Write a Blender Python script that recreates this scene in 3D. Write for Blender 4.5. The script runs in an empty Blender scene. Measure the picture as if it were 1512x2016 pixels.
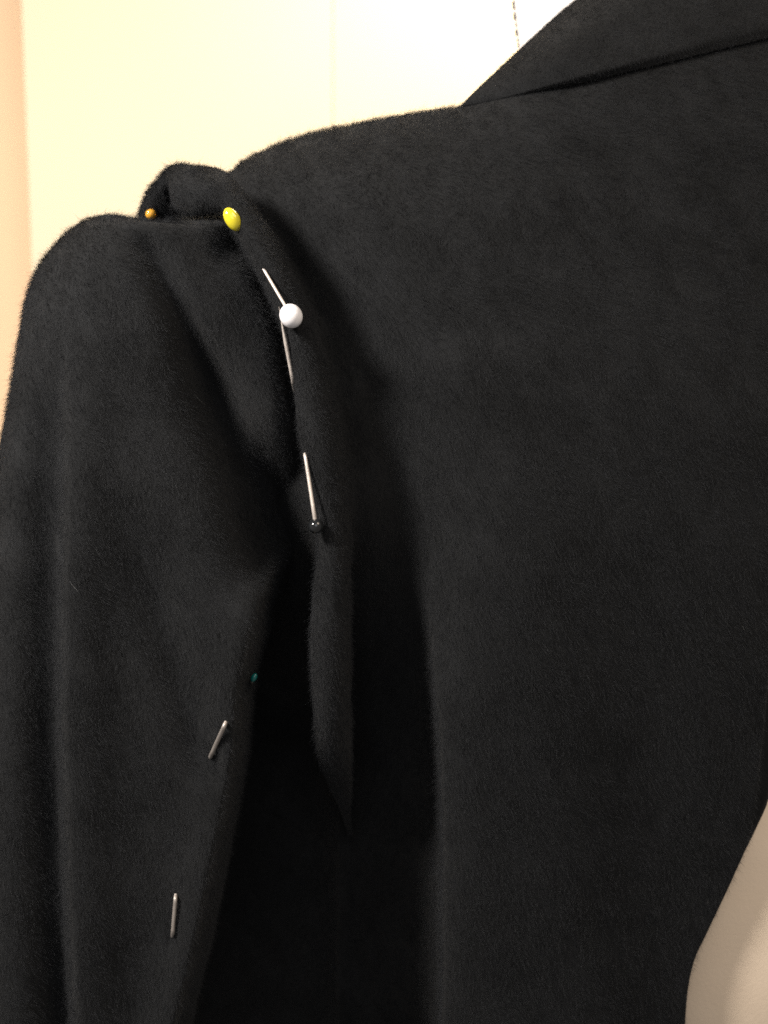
import bpy, math, random
import numpy as np
from mathutils import Vector
from mathutils.bvhtree import BVHTree

S = 0.00014            # metres per unit of the drawing at the coat's front
D = 3000.0             # camera distance in the same units
rng = np.random.default_rng(7)
random.seed(7)
scn = bpy.context.scene
col = scn.collection

def P(u, v, d):
    """drawing position u, v at depth d (away from the camera) -> metres"""
    u, v, d = np.asarray(u, float), np.asarray(v, float), np.asarray(d, float)
    k = S * (D + d) / D
    return np.stack(np.broadcast_arrays((u - 756) * k, d * S, -(v - 1008) * k), -1)

# ---------------------------------------------------------------- camera
cam = bpy.data.cameras.new('camera')
co = bpy.data.objects.new('camera', cam); col.objects.link(co)
co.location = (0, -D * S, 0); co.rotation_euler = (math.radians(90), 0, 0)
cam.sensor_fit = 'VERTICAL'; cam.sensor_height = 36.0; cam.sensor_width = 27.0
cam.lens = 36.0 * D / 2016.0
cam.clip_start = 0.02; cam.clip_end = 20
cam.dof.use_dof = True; cam.dof.focus_distance = (D - 70) * S
cam.dof.aperture_fstop = cam.lens / 4.6
scn.camera = co

# ---------------------------------------------------------------- world, lamps, exposure
w = bpy.data.worlds.new('World'); scn.world = w; w.use_nodes = True
bg = w.node_tree.nodes['Background']
bg.inputs[0].default_value = (1.0, 0.93, 0.86, 1); bg.inputs[1].default_value = 0.24
scn.view_settings.view_transform = 'Standard'
scn.view_settings.look = 'None'; scn.view_settings.gamma = 1
scn.view_settings.exposure = 0.0
scn.cycles.use_denoising = False

def lamp(name, loc, target, power, size, color, shape='DISK'):
    l = bpy.data.lights.new(name, 'AREA'); l.energy = power; l.size = size; l.color = color; l.shape = shape
    o = bpy.data.objects.new(name, l); col.objects.link(o)
    o.location = loc
    o.rotation_euler = (Vector(target) - Vector(loc)).to_track_quat('-Z', 'Y').to_euler()
    o['kind'] = 'helper'
    return o

lamp('standing_lamp', (-0.32, -0.20, 0.25), (-0.08, 0.0, -0.03), 4.3, 0.10, (1.0, 0.94, 0.87))
lamp('ceiling_lamp', (0.36, -0.40, 0.50), (0.12, 0.02, -0.10), 2.7, 0.4, (1.0, 0.84, 0.66))
lamp('fill_lamp', (0.1, -1.7, 0.5), (0.0, 0.0, 0.0), 5.6, 1.2, (0.95, 0.97, 1.0))  # unseen soft fill behind the camera, added to lift the coat's blacks
pl = bpy.data.lights.new('table_lamp', 'POINT'); pl.energy = 3.0; pl.shadow_soft_size = 0.05; pl.color = (1.0, 0.86, 0.66)
po = bpy.data.objects.new('table_lamp', pl); col.objects.link(po); po.location = (0.10, 0.20, 0.33); po['kind'] = 'helper'

# ---------------------------------------------------------------- materials
def mat(name):
    m = bpy.data.materials.new(name); m.use_nodes = True
    nt = m.node_tree
    return m, nt, nt.nodes['Principled BSDF']

def noise(nt, scale, detail=4, rough=0.55, vec_scale=None):
    tc = nt.nodes.new('ShaderNodeTexCoord')
    n = nt.nodes.new('ShaderNodeTexNoise'); n.inputs['Scale'].default_value = scale
    n.inputs['Detail'].default_value = detail; n.inputs['Roughness'].default_value = rough
    if vec_scale:
        mp = nt.nodes.new('ShaderNodeMapping'); mp.inputs['Scale'].default_value = vec_scale
        nt.links.new(tc.outputs['Object'], mp.inputs[0]); nt.links.new(mp.outputs[0], n.inputs['Vector'])
    else:
        nt.links.new(tc.outputs['Object'], n.inputs['Vector'])
    return n

def ramp(nt, src, stops):
    r = nt.nodes.new('ShaderNodeValToRGB')
    e = r.color_ramp.elements
    e[0].position, e[0].color = stops[0][0], (*stops[0][1], 1)
    e[1].position, e[1].color = stops[-1][0], (*stops[-1][1], 1)
    for p, c in stops[1:-1]:
        x = e.new(p); x.color = (*c, 1)
    nt.links.new(src, r.inputs[0]); return r

def bump(nt, src, b, strength, dist):
    bp = nt.nodes.new('ShaderNodeBump'); bp.inputs['Strength'].default_value = strength
    bp.inputs['Distance'].default_value = dist
    nt.links.new(src, bp.inputs['Height']); nt.links.new(bp.outputs[0], b.inputs['Normal'])

def make_wool():
    m, nt, b = mat('black_wool')
    n = noise(nt, 55, 6, 0.62)
    r = ramp(nt, n.outputs['Fac'], [(0.3, (0.0072, 0.0075, 0.0080)), (0.7, (0.0142, 0.0147, 0.0156))])
    nt.links.new(r.outputs[0], b.inputs['Base Color'])
    b.inputs['Roughness'].default_value = 0.95
    b.inputs['Specular IOR Level'].default_value = 0.12
    b.inputs['Sheen Weight'].default_value = 0.05
    b.inputs['Sheen Roughness'].default_value = 0.45
    b.inputs['Sheen Tint'].default_value = (1, 0.97, 0.93, 1)
    n2 = noise(nt, 900, 5, 0.7, (1, 1, 0.55))
    bump(nt, n2.outputs['Fac'], b, 0.6, 0.0012)
    return m
WOOL = make_wool()

def make_fibre(name, c, spec):
    m, nt, b = mat(name)
    hi = nt.nodes.new('ShaderNodeHairInfo')
    r = ramp(nt, hi.outputs['Random'], [(0.0, tuple(x * 0.75 for x in c)), (0.9, c), (1.0, tuple(x * 1.6 for x in c))])
    nt.links.new(r.outputs[0], b.inputs['Base Color'])
    b.inputs['Roughness'].default_value = 0.6; b.inputs['Specular IOR Level'].default_value = spec
    return m
FIBRE = make_fibre('wool_fibre', (0.0154, 0.0163, 0.0184), 0.16)
LINT = make_fibre('lint_fibre', (0.11, 0.11, 0.11), 0.3)

def make_linen():
    m, nt, b = mat('linen')
    n = noise(nt, 30, 5)
    r = ramp(nt, n.outputs['Fac'], [(0.3, (0.72, 0.58, 0.44)), (0.7, (0.81, 0.66, 0.51))])
    nt.links.new(r.outputs[0], b.inputs['Base Color']); b.inputs['Roughness'].default_value = 0.9
    n2 = noise(nt, 900, 3, 0.6)
    bump(nt, n2.outputs['Fac'], b, 0.15, 0.0005)
    return m
LINEN = make_linen()
def make_cotton():
    m, nt, b = mat('white_cotton')
    n = noise(nt, 60, 4)
    r = ramp(nt, n.outputs['Fac'], [(0.3, (0.80, 0.75, 0.71)), (0.7, (0.86, 0.82, 0.78))])
    nt.links.new(r.outputs[0], b.inputs['Base Color']); b.inputs['Roughness'].default_value = 0.9
    n2 = noise(nt, 1400, 2, 0.5, (1, 1, 0.06))
    bump(nt, n2.outputs['Fac'], b, 0.5, 0.0005)
    return m
COTTON = make_cotton()

def make_paint(name, a, c):
    m, nt, b = mat(name)
    n = noise(nt, 6, 4)
    r = ramp(nt, n.outputs['Fac'], [(0.3, a), (0.7, c)])
    nt.links.new(r.outputs[0], b.inputs['Base Color']); b.inputs['Roughness'].default_value = 0.75
    n2 = noise(nt, 160, 3)
    bump(nt, n2.outputs['Fac'], b, 0.1, 0.001)
    return m
CREAM = make_paint('cream_paint', (0.74, 0.63, 0.46), (0.77, 0.66, 0.48))
PEACH = make_paint('peach_paint', (0.82, 0.57, 0.36), (0.85, 0.60, 0.38))

def make_bead(name, c, rough=0.15, trans=0.0):
    m, nt, b = mat(name)
    n = noise(nt, 400, 3)
    r = ramp(nt, n.outputs['Fac'], [(0.3, tuple(x * 0.93 for x in c)), (0.7, c)])
    nt.links.new(r.outputs[0], b.inputs['Base Color'])
    b.inputs['Roughness'].default_value = rough
    b.inputs['Transmission Weight'].default_value = trans
    b.inputs['Coat Weight'].default_value = 0.3; b.inputs['Coat Roughness'].default_value = 0.08
    return m
YELLOW = make_bead('yellow_bead', (0.66, 0.56, 0.03))
AMBER = make_bead('amber_bead', (0.85, 0.42, 0.05), 0.08, 0.35)
PEARL = make_bead('pearl_bead', (0.86, 0.83, 0.84), 0.22)
JET = make_bead('black_bead', (0.012, 0.013, 0.014), 0.06)
TEAL = make_bead('teal_bead', (0.0, 0.09, 0.085), 0.2)
BLUE = make_bead('dark_bead', (0.02, 0.02, 0.05), 0.2)

def make_steel(name='pin_steel', f=1.0):
    m, nt, b = mat(name)
    n = noise(nt, 900, 3)
    r = ramp(nt, n.outputs['Fac'], [(0.3, (0.60 * f, 0.53 * f, 0.48 * f)), (0.7, (0.72 * f, 0.65 * f, 0.59 * f))])
    nt.links.new(r.outputs[0], b.inputs['Base Color'])
    b.inputs['Metallic'].default_value = 0.6; b.inputs['Roughness'].default_value = 0.5
    return m
STEEL = make_steel()
DULL = make_steel('dull_pin_steel', 0.55)
m_, nt_, THREAD_B = mat('dark_thread'); THREAD = m_
n_ = noise(nt_, 2000, 2)
r_ = ramp(nt_, n_.outputs['Fac'], [(0.3, (0.02, 0.02, 0.03)), (0.7, (0.05, 0.05, 0.07))])
nt_.links.new(r_.outputs[0], THREAD_B.inputs['Base Color'])

# ---------------------------------------------------------------- helpers
def spl(pts):
    """smooth curve through (x, y...) points, x increasing"""
    a = np.array(pts, float); x = a[:, 0]; y = a[:, 1:]
    dx = np.diff(x)[:, None]; s = np.diff(y, axis=0) / dx
    m = np.zeros_like(y); m[0] = s[0]; m[-1] = s[-1]
    s0, s1 = s[:-1], s[1:]
    same = (s0 * s1) > 0
    m[1:-1] = np.where(same, 2 * s0 * s1 / np.where(same, s0 + s1, 1), 0)
    def f(t):
        t = np.asarray(t, float); tt = np.clip(t, x[0], x[-1])
        i = np.clip(np.searchsorted(x, tt) - 1, 0, len(x) - 2)
        h = (x[i + 1] - x[i]); q = ((tt - x[i]) / h)[..., None]; h = h[..., None]
        r = ((1 + 2 * q) * (1 - q) ** 2 * y[i] + q * (1 - q) ** 2 * h * m[i]
             + q * q * (3 - 2 * q) * y[i + 1] + q * q * (q - 1) * h * m[i + 1])
        return r[..., 0] if r.shape[-1] == 1 else r
    return f

def spc(pts):
    """smooth open curve through points by index (Catmull-Rom), t in 0..1"""
    a = np.array(pts, float); n = len(a)
    b = np.vstack([2 * a[0] - a[1], a, 2 * a[-1] - a[-2]])
    def f(t):
        t = np.clip(np.asarray(t, float), 0, 1) * (n - 1)
        i = np.clip(np.floor(t).astype(int), 0, n - 2); q = (t - i)[..., None]
        p0, p1, p2, p3 = b[i], b[i + 1], b[i + 2], b[i + 3]
        return 0.5 * (2 * p1 + (p2 - p0) * q + (2 * p0 - 5 * p1 + 4 * p2 - p3) * q ** 2 + (3 * p1 - p0 - 3 * p2 + p3) * q ** 3)
    return f

def ss(a, b, x):
    t = np.clip((x - a) / (b - a), 0, 1); return t * t * (3 - 2 * t)
def gauss(x, w): return np.exp(-(x / w) ** 2)
def roll(k): k = np.clip(k, 0, 1); return 1 - np.sqrt(np.maximum(0, 1 - (1 - k) ** 2))

# soft random lumps used for cloth unevenness, in drawing units
_ph = rng.uniform(0, 6.28, (14, 3)); _fr = rng.normal(0, 1, (14, 2))
def lumps(u, v, size):
    r = 0
    for k in range(14):
        r = r + np.sin((_fr[k, 0] * u + _fr[k, 1] * v) / size + _ph[k, 0])
    return r / 14 ** 0.5

def link(name, me, m, parent=None):
    o = bpy.data.objects.new(name, me); col.objects.link(o)
    if m: me.materials.append(m)
    if parent is not None: o.parent = parent
    return o

def grid_mesh(name, G, m, parent, close_u=False, center=None):
    a, b = G.shape[:2]
    idx = np.arange(a * b).reshape(a, b)
    if close_u: idx = np.hstack([idx, idx[:, :1]])
    q = np.stack([idx[:-1, :-1], idx[:-1, 1:], idx[1:, 1:], idx[1:, :-1]], -1).reshape(-1, 4)
    V = G.reshape(-1, 3)[q]
    N = np.cross(V[:, 2] - V[:, 0], V[:, 3] - V[:, 1])
    cen = G.reshape(-1, 3).mean(0) if center is None else np.array(center, float)
    if (N * (V.mean(1) - cen)).sum() < 0: q = q[:, ::-1]     # faces look outward
    me = bpy.data.meshes.new(name)
    me.from_pydata(G.reshape(-1, 3).tolist(), [], q.tolist())
    me.shade_smooth(); me.update()
    return link(name, me, m, parent)

def empty(name, loc=(0, 0, 0)):
    o = bpy.data.objects.new(name, None); o.empty_display_size = 0.01; o.location = loc; col.objects.link(o); return o
def tag(o, label, cat, group=None):
    o['label'] = label; o['category'] = cat
    if group: o['group'] = group
    return o

BV = []      # every cloth surface built so far, to lay pins on
def remember(G, close_u=False):
    a, b = G.shape[:2]
    idx = np.arange(a * b).reshape(a, b)
    if close_u: idx = np.hstack([idx, idx[:, :1]])
    q = np.stack([idx[:-1, :-1], idx[:-1, 1:], idx[1:, 1:], idx[1:, :-1]], -1).reshape(-1, 4)
    BV.append(BVHTree.FromPolygons([Vector(p) for p in G.reshape(-1, 3)], q.tolist()))
def top_depth(u, v, default=100.0):
    o = Vector((0, -D * S, 0)); t = Vector(P(u, v, 0)); dr = (t - o).normalized()
    best = None
    for t_ in BV:
        h = t_.ray_cast(o, dr)
        if h[0] is not None:
            y = h[0].y / S
            best = y if best is None else min(best, y)
    return default if best is None else best

def nap(G, n, parent, length=(6, 15), lift=(0.3, 1.25), close_u=False, m=None, name='nap', radius=0.15, flow=(0.42, 0, -0.9), seed=1):
    """short wool fibres standing on a cloth grid"""
    r = np.random.default_rng(seed)
    if close_u: G = np.concatenate([G, G[:, :1]], 1)
    A, B, C_, E = G[:-1, :-1], G[:-1, 1:], G[1:, 1:], G[1:, :-1]
    N = np.cross(C_ - A, E - B).reshape(-1, 3)
    ar = np.linalg.norm(N, axis=1); ok = ar > 1e-14
    N = N / np.maximum(ar, 1e-14)[:, None]
    p = np.where(ok, ar, 0); p = p / p.sum()
    q = r.choice(len(p), n, p=p)
    s, t = r.random((n, 1)), r.random((n, 1))
    A, B, C_, E = [x.reshape(-1, 3)[q] for x in (A, B, C_, E)]
    root = (A * (1 - s) + B * s) * (1 - t) + (E * (1 - s) + C_ * s) * t
    Mid = (G[:-1, :-1] + G[1:, 1:]).reshape(-1, 3) / 2
    if (N * (np.array([0, -D * S, 0.1]) - Mid) * p[:, None]).sum() < 0: N = -N
    nn = N[q]
    px, pz = root[:, 0] / S, root[:, 2] / S
    f = np.tile(np.array(flow, float), (n, 1))
    al, ac = px * 0.42 - pz * 0.9, px * 0.9 + pz * 0.42     # along and across the lie of the nap
    st = lumps(al * 0.42, ac, 10)
    f[:, 0] += 0.5 * lumps(al * 0.5, ac, 20) + 0.2 * lumps(al * 0.5 + 500, ac, 8)
    f[:, 2] += 0.2 * lumps(al * 0.5, ac + 900, 24)
    f += r.normal(0, 0.22, (n, 3))
    f -= nn * (f * nn).sum(1, keepdims=True)
    f /= np.maximum(np.linalg.norm(f, axis=1, keepdims=True), 1e-6)
    lf = (lift[0] + (lift[1] - lift[0]) * r.random((n, 1)) ** 1.6) * (1 + 0.5 * st[:, None] + 0.2 * lumps(px, pz, 30)[:, None]).clip(0.1, 2.4)
    stray = (r.random((n, 1)) < 0.05)
    lf = np.where(stray, lf + 0.6, lf)
    d0 = f * (1 - 0.3 * lf) + nn * lf * 1.2
    d0 /= np.linalg.norm(d0, axis=1, keepdims=True)
    L = (length[0] + (length[1] - length[0]) * r.random((n, 1)) ** 1.5) * S
    curl = r.normal(0, 0.10, (n, 3))
    L = np.where(stray, L * 1.7, L)
    K = 4
    pts = np.zeros((n, K, 3))
    for k in range(K):
        x = k / (K - 1)
        pts[:, k] = root + d0 * L * x + (f * 0.2 + curl) * L * x * x
    cu = bpy.data.hair_curves.new(name)
    cu.add_curves([K] * n)
    cu.attributes['position'].data.foreach_set('vector', pts.reshape(-1).astype(np.float32))
    rad = np.tile(np.array([1, 0.95, 0.7, 0.15]) * radius * S, n).astype(np.float32)
    at = cu.attributes.get('radius') or cu.attributes.new('radius', 'FLOAT', 'POINT')
    at.data.foreach_set('value', rad)
    o = link(name, cu, m or FIBRE, parent)
    o['kind'] = 'stuff'
    return o

# ---------------------------------------------------------------- setting: walls
WD = 2400.0
def wall_board(name, u0a, u0b, u1a, u1b, v0, v1, d, m, parent=None, thick=90):
    """upright board: left edge u0a (at v=0) to u0b (at v=500), right edge likewise"""
    me = bpy.data.meshes.new(name)
    vs = []
    for dd in (0, thick):
        for (ua, ub) in ((u0a, u0b), (u1a, u1b)):
            for v in (v0, v1):
                vs.append(tuple(P(ua + (ub - ua) * v / 500.0, v, d) + np.array([0, dd * S, 0])))
    me.from_pydata(vs, [], [(0, 1, 3, 2), (4, 6, 7, 5), (0, 4, 5, 1), (2, 3, 7, 6), (0, 2, 6, 4), (1, 5, 7, 3)])
    o = link(name, me, m, parent)
    bv = o.modifiers.new('edge', 'BEVEL'); bv.width = 2 * S; bv.segments = 2
    return o
wall = wall_board('wall', -3500, -3500, 5200, 5200, -3200, 5200, WD + 120, PEACH)
wall['kind'] = 'structure'
panels = empty('wall_panelling', tuple(P(700, 3000, WD)))
def under(o, par):
    o.parent = par; o.matrix_parent_inverse.identity()
    o.location = o.location - par.location
b1 = wall_board('board', 42, 62, 654.6, 655.6, -3200, 5100, WD, CREAM); under(b1, panels)
b2 = wall_board('board', 655.6, 656.6, 2600, 2600, -3200, 5100, WD, CREAM); under(b2, panels)
tag(panels, 'cream white boards with a thin upright joint on the wall behind the shoulder', 'wall panelling')
panels['kind'] = 'structure'

# ---------------------------------------------------------------- the coat
coat = empty('coat')
tag(coat, 'black woollen coat on a dress form, its sleeve pinned at the shoulder', 'coat')

# --- front panel of the body
top = spl([(250, 520), (330, 440), (400, 372), (447, 341), (480, 316), (540, 286), (620, 260), (700, 243), (800, 224),
           (905, 207), (1000, 176), (1100, 140), (1300, 70), (1512, 10), (1800, -60)])
edge = spl([(-200, 1620), (300, 1590), (900, 1545), (1200, 1521), (1360, 1511), (1500, 1497), (1640, 1478), (1730, 1442),
            (1830, 1395), (1900, 1364), (1960, 1353), (2016, 1349), (2150, 1346), (2400, 1350)])
fold = spl([(200, 420), (340, 478), (450, 585), (600, 690), (800, 762), (1000, 808), (1100, 830), (1400, 862), (1700, 873), (2016, 872), (2400, 868)])
flapR = spl([(200, 400), (340, 447), (400, 493), (470, 540), (560, 586), (640, 619), (730, 643), (840, 668), (940, 682), (1040, 688),
             (1200, 690), (2400, 692)])
wdep = spl([(200, 20), (340, 40), (500, 62), (700, 90), (900, 150), (1100, 250), (1300, 260), (1500, 280), (1750, 290), (2016, 300), (2400, 300)])
vdep = spl([(200, 10), (340, 20), (500, 40), (700, 62), (900, 90), (1100, 120), (1300, 170), (1500, 200)])
rollR = spl([(300, 200), (447, 220), (600, 240), (800, 230), (905, 190), (1050, 110), (1200, 70), (1600, 60)])
def body_depth(u, v):
    d = 0.00022 * (u - 1120) ** 2
    d = d + 70 * ((v - 800) / 1000.0) ** 2 + 90 * np.maximum(0, (900 - v) / 700.0) ** 1.6 + 90 * ss(1000, 2100, v)
    tp = top(np.minimum(u, 1800))
    d = d + rollR(u) * roll((v - tp) / 250.0)
    f, fr, W = fold(v), flapR(v), wdep(v)
    x = (f - u) / np.maximum(f - fr, 30)
    lowr = ss(950, 1450, v)
    sh = np.where(x > 0, np.clip(x, 1e-4, 1.0) ** (0.9 - 0.5 * lowr), 0)
    x2 = np.maximum(0, fr - 25 - u) * (1.1 + 3 * ss(820, 980, v))
    d = d + lowr * W * sh + x2 / (1 + x2 / (240.0 + 60 * ss(820, 980, v) - 150 * ss(1200, 1500, v)))
    d = d + 45 * lowr * np.where(u > f, np.exp(-np.maximum(u - f, 0) / 36.0), 1)
    # valley beside the armhole: long fall from the seam, shorter rise to the chest
    vc = f - 10 - 25 * (1 - ss(500, 900, v))
    vd = vdep(v)
    lw_, rw_ = np.maximum(f - fr, 40) * 0.95, 115 - 50 * ss(800, 1300, v)
    d = d + (1 - lowr) * vd * np.where(u < vc, np.exp(-((u - vc) / lw_) ** 2), np.exp(-((u - vc) / rw_) ** 2))
    d = d + 24 * gauss(u - (fr + 14), 30) * ss(380, 480, v) * (1 - ss(1000, 1200, v))
    # drag lines and soft unevenness
    d = d + 5 * lumps(u, v, 150) * ss(0, 200, v - tp)
    d = d - 14 * gauss(u - (1030 + 0.12 * (v - 900)), 110) * ss(700, 1100, v)
    d = d + 16 * gauss(u - (1240 + 0.05 * (v - 900)), 120) * ss(800, 1300, v)
    return d
a = np.linspace(0, 1, 270)[:, None]
bq = np.linspace(0, 1, 240)[None, :]
bb = bq ** 1.7
u0 = 150 + a * (1560 - 150)
tp = top(u0)
v = tp + bb * (2420 - tp)
u = 150 + a * (edge(v) - 150)
d = body_depth(u, v)
front = P(u, v, d)
# over the shoulder and down the back
dcr = d[:, :1]
kb = np.linspace(0, 1, 40)[None, 1:]
vb = tp + (kb ** 1.8) * (2420 - tp)
db = dcr + 260 * np.sqrt(np.clip(1 - (1 - np.clip((vb - tp) / 250, 0, 1)) ** 2, 0, 1)) + 950 * ss(0, 600, vb - tp) * 1.25
ub = u0 + 0 * vb
back = P(ub, vb, db)
full = np.concatenate([back[:, ::-1], front], 1)
fp = grid_mesh('front_panel', full, WOOL, coat)
so = fp.modifiers.new('cloth', 'SOLIDIFY'); so.thickness = 13 * S; so.offset = -1
remember(full)
vis = full[20:, 28:]
nap(vis, 520000, fp, seed=3)

# --- inner facing that shows past the front edge
aa = np.linspace(0, 1, 24)[:, None]; vv = np.linspace(200, 2400, 120)[None, :]
fedge = spl([(200, 1650), (900, 1600), (1300, 1552), (1480, 1528), (1570, 1514), (1630, 1489), (1680, 1464), (1730, 1434), (1830, 1387), (1900, 1356), (2016, 1341), (2400, 1340)])
uu = edge(vv) - 160 + aa * (160 + fedge(vv) - edge(vv))
dd = body_depth(np.minimum(uu, edge(vv)), vv) + 26 + 12 * aa
Gf = P(uu, vv, dd)
fa = grid_mesh('facing', Gf, WOOL, coat, center=(0, 5, 0))
so = fa.modifiers.new('cloth', 'SOLIDIFY'); so.thickness = 9 * S; so.offset = -1

# --- sleeve
pairs = [((-95, 2420), (285, 2420)), ((-92, 2200), (325, 2200)), ((-88, 2016), (372, 2016)), ((-82, 1850), (412, 1850)), ((-76, 1700), (444, 1700)), ((-64, 1480), (484, 1490)),
         ((-50, 1330), (500, 1340)), ((-34, 1150), (550, 1155)), ((-18, 1020), (608, 1062)), ((0, 880), (642, 975)), ((20, 775), (645, 890)),
         ((38, 665), (632, 795)), ((54, 580), (610, 705)), ((88, 507), (585, 620)), ((140, 453), (552, 545)),
         ((188, 428), (524, 492)), ((230, 429), (500, 458)), ((266, 450), (485, 442)), ((300, 444), (476, 434)),
         ((350, 428), (470, 426)), ((400, 420), (466, 422)), ((440, 414), (464, 419))]
Sc = spc([p[0] for p in pairs]); Tc = spc([p[1] for p in pairs])
vu = spl([(380, 240), (450, 272), (500, 300), (620, 362), (800, 436), (980, 496), (1120, 534), (1250, 560), (2400, 600)])
flapL = spl([(300, 440), (430, 450), (455, 461), (510, 492), (580, 527), (650, 556), (740, 576), (850, 588), (945, 606), (1020, 622), (1200, 625)])
ridge = spl([(380, 190), (520, 165), (650, 140), (800, 128), (1000, 127), (1300, 124), (1600, 130), (1800, 138), (2016, 150), (2400, 175)])
def sleeve_depth(u, v, s0, s1):
    d = 30 + 0 * u
    # shoulder end: leans back towards the top, and falls away lower down
    d = d + 45 * ss(900, 2300, v)
    k = np.clip(s0 / 185.0, 0, 1)
    d = d + 210 * roll(k)
    low = ss(960, 1180, v)
    d = d + low * 300 * roll(s1 / 36.0) - low * 28 * gauss(s1 - 38, 44)
    rg = ridge(v)
    rs = ss(620, 900, v)
    e_ = u - (rg - 16)
    d = d + rs * 90 * np.where(e_ < 0, np.exp(-(e_ / 70) ** 2), np.exp(-(e_ / 13) ** 2))
    d = d - rs * 10 * gauss(u - (rg + 40), 45)
    # hollow down the middle, swelling towards the inner edge
    d = d + 26 * gauss(u - (265 + 0.02 * (v - 1500)), 95) * ss(700, 1450, v)
    d = d + 34 * gauss((u - 330 - 0.28 * (v - 1250)) , 46) * ss(950, 1300, v) * (1 - ss(1450, 1650, v))
    # the diagonal drag from the cap down to the underarm
    val = vu(v)
    d = d + (50 + 85 * ss(520, 880, v)) * gauss(u - val, 38 + 24 * ss(520, 820, v)) * ss(425, 500, v) * (1 - 0.6 * ss(1050, 1250, v))
    right = ss(-10, 70, u - val)
    d = d + right * (6 + 0.30 * np.clip(u - val, 0, 260) + 190 * ss(800, 1020, v)) * (1 - ss(1120, 1250, v))
    d = d + 22 * gauss(u - 450, 34) * gauss(v - 490, 34) + 40 * gauss(u - 575, 28) * gauss(v - 720, 110)
    d = d + 24 * gauss(u - (flapL(v) - 4), 20) * ss(430, 520, v) * (1 - ss(1000, 1100, v))
    # a small pucker where the pin dives in
    d = d + 16 * gauss((u - 424) - 0.35 * (v - 1500), 10) * gauss(v - 1505, 34)
    d = d + 10 * gauss(u - 338, 10) * gauss(v - 1850, 22)
    d = d + 5 * lumps(u + 700, v, 90) * k
    return d
t = np.linspace(0, 1, 330)[:, None]
c = np.linspace(0, 1, 150)[None, :]
cs = 0.5 * c + 0.5 * (0.5 - 0.5 * np.cos(np.pi * c))
ST, TT = Sc(t[:, 0])[:, None, :], Tc(t[:, 0])[:, None, :]
UV = ST * (1 - cs[..., None]) + TT * cs[..., None]
ln = np.linalg.norm(TT - ST, axis=-1)
sd = sleeve_depth(UV[..., 0], UV[..., 1], ln * cs, ln * (1 - cs))
sf = P(UV[..., 0], UV[..., 1], sd)
cb = np.linspace(0, 1, 40)[None, 1:-1][:, ::-1]
UVb = ST * (1 - cb[..., None]) + TT * cb[..., None]
e0, e1 = sd[:, :1], sd[:, -1:]
sb = e0 * (1 - cb) + e1 * cb + 270 * np.sqrt(np.clip(1 - (2 * cb - 1) ** 2, 0, 1)) * np.clip(ln / 400, 0, 1)
sback = P(UVb[..., 0], UVb[..., 1], sb)
sl_full = np.concatenate([sf, sback], 1)
sl = grid_mesh('sleeve', sl_full, WOOL, coat, close_u=True)
remember(sl_full, True)
nap(np.concatenate([sback[:, -16:], sf], 1), 300000, sl, seed=5)

# --- armhole edge folded over the sleeve
fl = [((338, 398), (326, 334), 175), ((352, 414), (344, 324), 150), ((382, 424), (376, 326), 125), ((414, 418), (412, 328), 108), ((440, 420), (448, 342), 90),
      ((462, 458), (492, 397), 70), ((492, 512), (540, 468), 50), ((528, 582), (586, 558), 42), ((556, 652), (619, 638), 40),
      ((576, 745), (643, 728), 45), ((588, 850), (668, 840), 52), ((606, 945), (682, 940), 60), ((622, 1022), (688, 1040), 70),
      ((626, 1078), (690, 1112), 78), ((618, 1150), (690, 1192), 88), ((611, 1250), (690, 1280), 98), ((615, 1380), (691, 1400), 122),
      ((624, 1482), (692, 1492), 160), ((648, 1548), (691, 1550), 245), ((670, 1596), (690, 1598), 330), ((684, 1640), (690, 1640), 420)]
LW = spc([p[0] for p in fl]); RW = spc([p[1] for p in fl])
tt = np.linspace(0, 1, 300)
L_, R_ = LW(tt), RW(tt)
wid = np.linalg.norm(R_ - L_, axis=1)
bd = body_depth(R_[:, 0], R_[:, 1])
hand = spc([(p[2],) for p in fl])(tt)[:, 0]
mixf = ss(900, 1060, R_[:, 1])
base = hand
ca = np.linspace(0, 1, 40)[None, :]
arc = np.sin(np.pi * ca) ** 0.55
hgt = (np.clip(wid * 0.7, 4, 50) * (1 - 0.45 * ss(1350, 1560, L_[:, 1])))[:, None]
fuv = L_[:, None] * (1 - ca[..., None]) + R_[:, None] * ca[..., None]
fd = base[:, None] - hgt * arc + 6 * lumps(fuv[..., 0] * 1.0, fuv[..., 1], 45) * arc
fd = fd + 55 * roll((fuv[..., 1] - 322) / 60.0) * (1 - ss(380, 480, fuv[..., 0])) + 30 * ca ** 3 - 4
ffront = P(fuv[..., 0], fuv[..., 1], fd)
cb2 = np.linspace(1, 0, 14)[None, 1:-1]
buv = L_[:, None] * (1 - cb2[..., None]) + R_[:, None] * cb2[..., None]
bdp = fd[:, :1] * (1 - cb2) + fd[:, -1:] * cb2 + (45 + (np.clip(bd - hand, 0, 400) * 0.9 * mixf)[:, None]) * np.sin(np.pi * cb2)
fback = P(buv[..., 0], buv[..., 1], bdp)
ff = np.concatenate([ffront, fback], 1)
af = grid_mesh('armhole_fold', ff, WOOL, coat, close_u=True)
remember(ff, True)
nap(ffront, 40000, af, seed=9, length=(5, 13))

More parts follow.
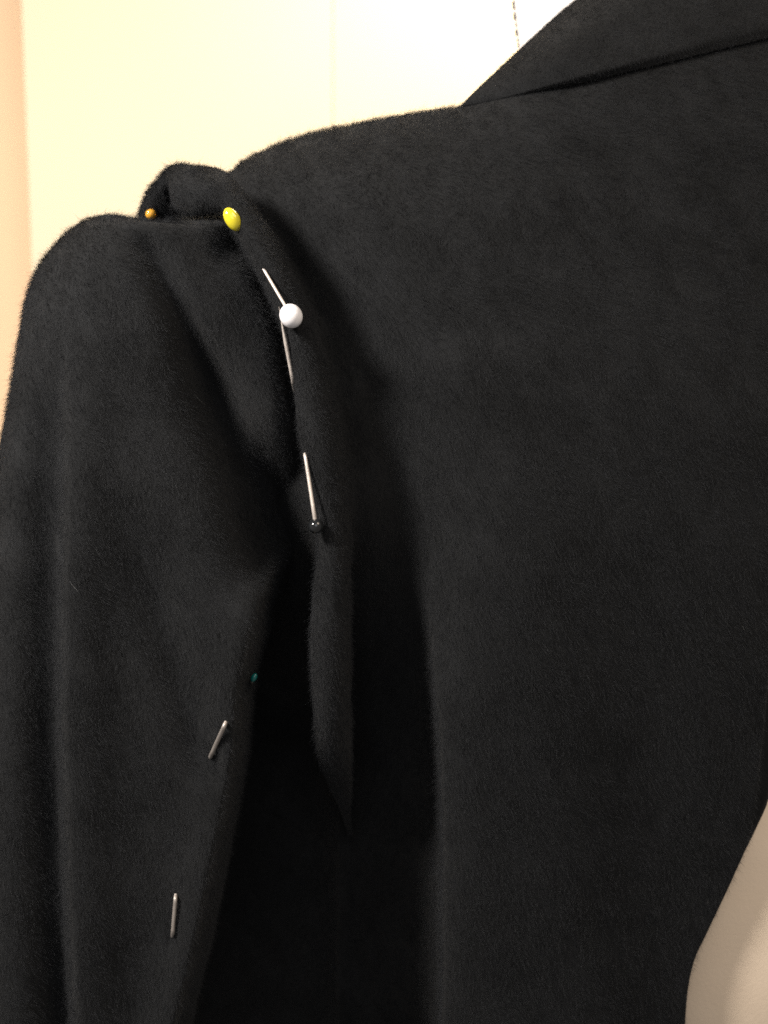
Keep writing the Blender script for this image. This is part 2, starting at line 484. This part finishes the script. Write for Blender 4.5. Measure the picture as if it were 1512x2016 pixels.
# --- the same edge where it turns over to the back of the shoulder
bk = [((262, 470), (350, 470)), ((270, 440), (358, 440)), ((283, 394), (372, 405)), ((306, 358), (385, 375)), ((338, 328), (392, 350)), ((372, 330), (400, 345))]
Lb = spc([p[0] for p in bk])(np.linspace(0, 1, 70)); Rb = spc([p[1] for p in bk])(np.linspace(0, 1, 70))
cc = np.linspace(0, 1, 40)[None, :]
kuv = Lb[:, None] * (1 - cc[..., None]) + Rb[:, None] * cc[..., None]
dist = np.linalg.norm(Rb - Lb, axis=1)[:, None] * cc
kd = 205 + 60 * roll(dist / 30.0) + 0.55 * dist + 0.5 * (kuv[..., 1] - 400)
kf = P(kuv[..., 0], kuv[..., 1], kd)
kb_ = P(kuv[..., 0], kuv[..., 1], kd[:, :1] + 30 + 0.8 * dist)[:, 1:][:, ::-1]
kk = np.concatenate([kf, kb_], 1)
bf = grid_mesh('back_fold', kk, WOOL, coat, close_u=True)
remember(kk, True)
nap(kf, 7000, bf, seed=11)

# --- collar
ct = spc([(908, 206), (926, 188), (950, 165), (1000, 119), (1050, 72), (1100, 27), (1140, -6), (1210, -62), (1320, -130), (1460, -190), (1650, -240)])
cl = spc([(910, 209), (945, 204), (990, 197), (1050, 184), (1120, 168), (1200, 149), (1270, 132), (1350, 113), (1430, 93), (1530, 70), (1720, 24)])
q = np.linspace(0, 1, 160)
Ct, Cl = ct(q)[:, None], cl(q)[:, None]
g = np.linspace(0, 1, 60)[None, :] ** 1.3
cuv = Ct * (1 - g[..., None]) + Cl * g[..., None]
ldep = body_depth(Cl[..., 0], Cl[..., 1] + 6) - 34 * ss(960, 1160, Cl[..., 0]) + 10
hh = np.linalg.norm(Ct - Cl, axis=-1)
cd = ldep + 170 * ss(0, 150, hh) * roll(g * hh / 90.0) + 0.42 * hh * (1 - g) - 14 * np.sin(np.pi * g) * ss(0, 150, hh) + 16 * ss(0.86, 1, g) ** 2
cf = P(cuv[..., 0], cuv[..., 1], cd)
cbk = P(cuv[..., 0], cuv[..., 1], cd[:, :1] + (40 + 0 * g))[:, :20][:, ::-1]
cund = P(Cl[..., 0] + np.array([[0, 0, 0, 0]]), Cl[..., 1] + np.array([[1.5, 0, -8, -22]]) * ss(0, 90, hh), cd[:, -1:] + np.array([[5, 14, 22, 30]]))
cfull = np.concatenate([cbk, cf, cund], 1)
cg = grid_mesh('collar', cfull, WOOL, coat, center=(0, 5, -1))
nap(cf, 40000, cg, seed=13, length=(4, 9), lift=(0.2, 0.6))

# --- a few pale lint fibres caught on the cloth
li = nap(vis, 9, coat, m=LINT, name='lint', radius=0.42, length=(9, 30), lift=(0.05, 0.2), seed=21)
li2 = nap(sf, 10, coat, m=LINT, name='lint', radius=0.42, length=(9, 30), lift=(0.05, 0.2), seed=22)

# ---------------------------------------------------------------- dress form
form = empty('dress_form', tuple(P(1450, 2400, 700)))
tag(form, 'linen covered dress form wearing the black coat', 'dress form')
def ring_mesh(name, rows, m, par, n=96):
    """rows: (v, centre u, half width, centre depth, half depth)"""
    f = spl(rows); vs_ = np.linspace(rows[0][0], rows[-1][0], 120)
    r = f(vs_); th = np.linspace(0, 2 * np.pi, n, endpoint=False)[None, :]
    uu = r[:, :1] + r[:, 1:2] * np.cos(th)
    dd = r[:, 2:3] + r[:, 3:4] * np.sin(th)
    ref = r[:, 2:3] + 0 * dd
    k = S * (D + ref) / D            # rings keep their real roundness
    G = np.stack([(uu - 756) * k, dd * S, -(vs_[:, None] - 1008) * k], -1) - np.array(par.location)
    o = grid_mesh(name, G, m, par, close_u=True)
    return o, G + np.array(par.location)
neck, Gn = ring_mesh('neck', [(-420, 1365, 20, 600, 15), (-410, 1365, 300, 600, 200), (-380, 1365, 330, 600, 225), (-200, 1362, 342, 600, 235), (0, 1362, 350, 600, 240),
                              (95, 1366, 345, 600, 240), (300, 1390, 380, 600, 250)], COTTON, form)
torso, Gt = ring_mesh('torso', [(260, 1420, 200, 620, 150), (300, 1430, 520, 610, 240), (420, 1450, 640, 600, 330), (800, 1490, 640, 600, 370), (1200, 1510, 620, 600, 330), (1400, 1530, 570, 600, 400),
    (1540, 1530, 570, 600, 425), (1680, 1530, 570, 600, 410), (1850, 1530, 565, 600, 372), (2016, 1530, 555, 600, 318), (2200, 1530, 545, 600, 265), (2420, 1530, 530, 600, 220)], LINEN, form)
nb = BVHTree.FromPolygons([Vector(p) for p in Gn.reshape(-1, 3)],
     [(i * 96 + j, i * 96 + (j + 1) % 96, (i + 1) * 96 + (j + 1) % 96, (i + 1) * 96 + j) for i in range(119) for j in range(96)])

def tube(name, pts, rad, m, parent, n=10, off=(0, 0, 0)):
    """round rod through 3-D points; rad is one radius per point"""
    pts = [Vector(p) for p in pts]; G = []
    for i, p in enumerate(pts):
        tg = (pts[min(i + 1, len(pts) - 1)] - pts[max(i - 1, 0)]).normalized()
        x = tg.cross(Vector((0, 1, 0))).normalized(); y = tg.cross(x)
        G.append([p + (x * math.cos(k) + y * math.sin(k)) * rad[i] - Vector(off) for k in np.linspace(0, 2 * math.pi, n, endpoint=False)])
    return grid_mesh(name, np.array(G, float), m, parent, close_u=True)

# basting stitches beside the neck edge
sline = spc([(1009, -60), (1012, 0), (1016, 40), (1020, 75), (1023, 100), (1026, 140)])
for (s0, s1, rr) in ((0.02, 0.09, 2.6), (0.11, 0.19, 2.6), (0.21, 0.29, 3.0), (0.32, 0.40, 3.2), (0.43, 0.47, 2.0), (0.50, 0.58, 3.0), (0.61, 0.66, 2.0), (0.69, 0.75, 2.2), (0.79, 0.87, 2.0)):
    pts = []
    for x in np.linspace(s0, s1, 6):
        uu, vv_ = sline(np.array([x]))[0]
        o_ = Vector((0, -D * S, 0)); h = None; du = 0
        while h is None and du < 60:
            h = nb.ray_cast(o_, (Vector(P(uu + du, vv_, 0)) - o_).normalized())[0]; du += 2
        pts.append(h + Vector((-1.0, -1.5, 0)) * S)
    tube('stitch', pts, [rr * S * 0.8] + [rr * S * 1.4] * 4 + [rr * S * 0.8], THREAD, form, 8, form.location)

# ---------------------------------------------------------------- pins
def bead(name, c, axis, rl, rw, m, parent, off):
    th = np.linspace(0, math.pi, 22)[:, None]; ph = np.linspace(0, 2 * math.pi, 28, endpoint=False)[None, :]
    ax = Vector(axis).normalized(); x = ax.cross(Vector((0, 1, 0))).normalized(); y = ax.cross(x)
    A = np.array(ax), np.array(x), np.array(y)
    G = (np.array(c) - np.array(off)) + (np.cos(th) * rl)[..., None] * A[0] + (np.sin(th) * np.cos(ph) * rw)[..., None] * A[1] + (np.sin(th) * np.sin(ph) * rw)[..., None] * A[2]
    return grid_mesh(name, G, m, parent, close_u=True)

def pin(name, label, head_uv, head_r, head_m, path, shaft_r, tip=True, lay=None, metal=None):
    """path: list of (u, v, height above the cloth); first point lies in the head"""
    hu, hv, hl = head_uv
    hd = top_depth(*(lay or (hu, hv))) - hl
    hc = P(hu, hv, hd)
    root = empty(name, tuple(hc)); tag(root, label, 'pin')
    # straight runs where the wire lies on the cloth (height >= 0); it dives in between them
    pp = [(hu, hv, 0.0)] + list(path)
    dep = [hd] + [top_depth(q_[0], q_[1]) - q_[2] for q_ in path]
    runs, cur = [], [0]
    for i in range(1, len(pp)):
        if (pp[i][2] >= 0) == (pp[cur[-1]][2] >= 0): cur.append(i)
        else: runs.append(cur); cur = [i]
    runs.append(cur)
    fine = []
    for rn in runs:
        i0, i1 = rn[0], rn[-1]
        k = 14
        us = np.linspace(pp[i0][0], pp[i1][0], k); vs_ = np.linspace(pp[i0][1], pp[i1][1], k); ds = np.linspace(dep[i0], dep[i1], k)
        if pp[i0][2] >= 0 and i1 > i0:
            sh = max(0.0, max(ds[j] - (top_depth(us[j], vs_[j]) - shaft_r * 1.0 - 6) for j in range(1, k)))
            ds = ds - min(sh, 90) * np.array([1 if i0 else min(1, j / 3) for j in range(k)])
        if pp[i0][2] < 0:          # inside the cloth: follow every point given
            us, vs_, ds = np.array([pp[i][0] for i in rn], float), np.array([pp[i][1] for i in rn], float), np.array([dep[i] for i in rn])
        elif i1 == i0: us, vs_, ds = us[:1], vs_[:1], ds[:1]
        fine += [P(us[j], vs_[j], ds[j]) for j in range(len(us))]
    k = len(fine)
    rad = [shaft_r * S * (1 if (i < k - 6 or not tip) else max(0.12, (k - 1 - i) / 6)) for i in range(k)]
    tube('shaft', fine, rad, metal or STEEL, root, 12, root.location)
    ax = np.array(fine[-1]) - np.array(hc)
    bead('head', hc, tuple(ax), head_r[0] * S, head_r[1] * S, head_m, root, root.location)
    return root

pin('pin', 'dressmaking pin with a bright yellow head at the top of the armhole fold', (458, 432, 12), (25.5, 15.5), YELLOW,
    [(474, 462, -22), (515, 526, -40)], 3.2)
pin('pin', 'dressmaking pin with a small amber head at the back of the shoulder', (297, 422, 6), (12, 11.5), AMBER,
    [(318, 418, -25), (345, 412, -40)], 3.0)
pin('pin', 'dressmaking pin with a round white head and its shaft running up the fold', (573, 622, 20), (25, 22.5), PEARL,
    [(522, 535, 2), (516, 525, -14), (508, 512, -20), (502, 502, -24), (499, 497, -26), (497, 494, -28), (496, 492, -30)], 3.0)
pin('pin', 'dressmaking pin with a glossy black head and a long shaft dipping through the fold', (622, 1036, 12), (15, 15.5), JET,
    [(601, 896, 2), (600, 889, -45), (594, 860, -90), (581, 775, -90), (578, 757, -45), (577, 751, 10), (549, 604, 14)], 3.9, lay=(640, 1020))
pin('pin', 'dressmaking pin with a dark teal head tucked behind the inner sleeve edge', (500, 1334, 2), (9.5, 6), TEAL,
    [(494, 1344, -30), (482, 1362, -40), (455, 1402, -18), (447, 1417, -18), (442, 1428, 8), (417, 1484, 8), (412, 1496, -18), (400, 1522, -24)], 4.4, tip=False, metal=DULL, lay=(484, 1334))
pin('pin', 'dressmaking pin low on the sleeve with only a short length of shaft showing', (384, 1640, -40), (11, 10), BLUE,
    [(365, 1700, -30), (351, 1745, -14), (347, 1756, -18), (345.5, 1768, 8), (340, 1836, 8), (338.8, 1848, -18), (334, 1880, -24)], 4.0, tip=False, metal=DULL)
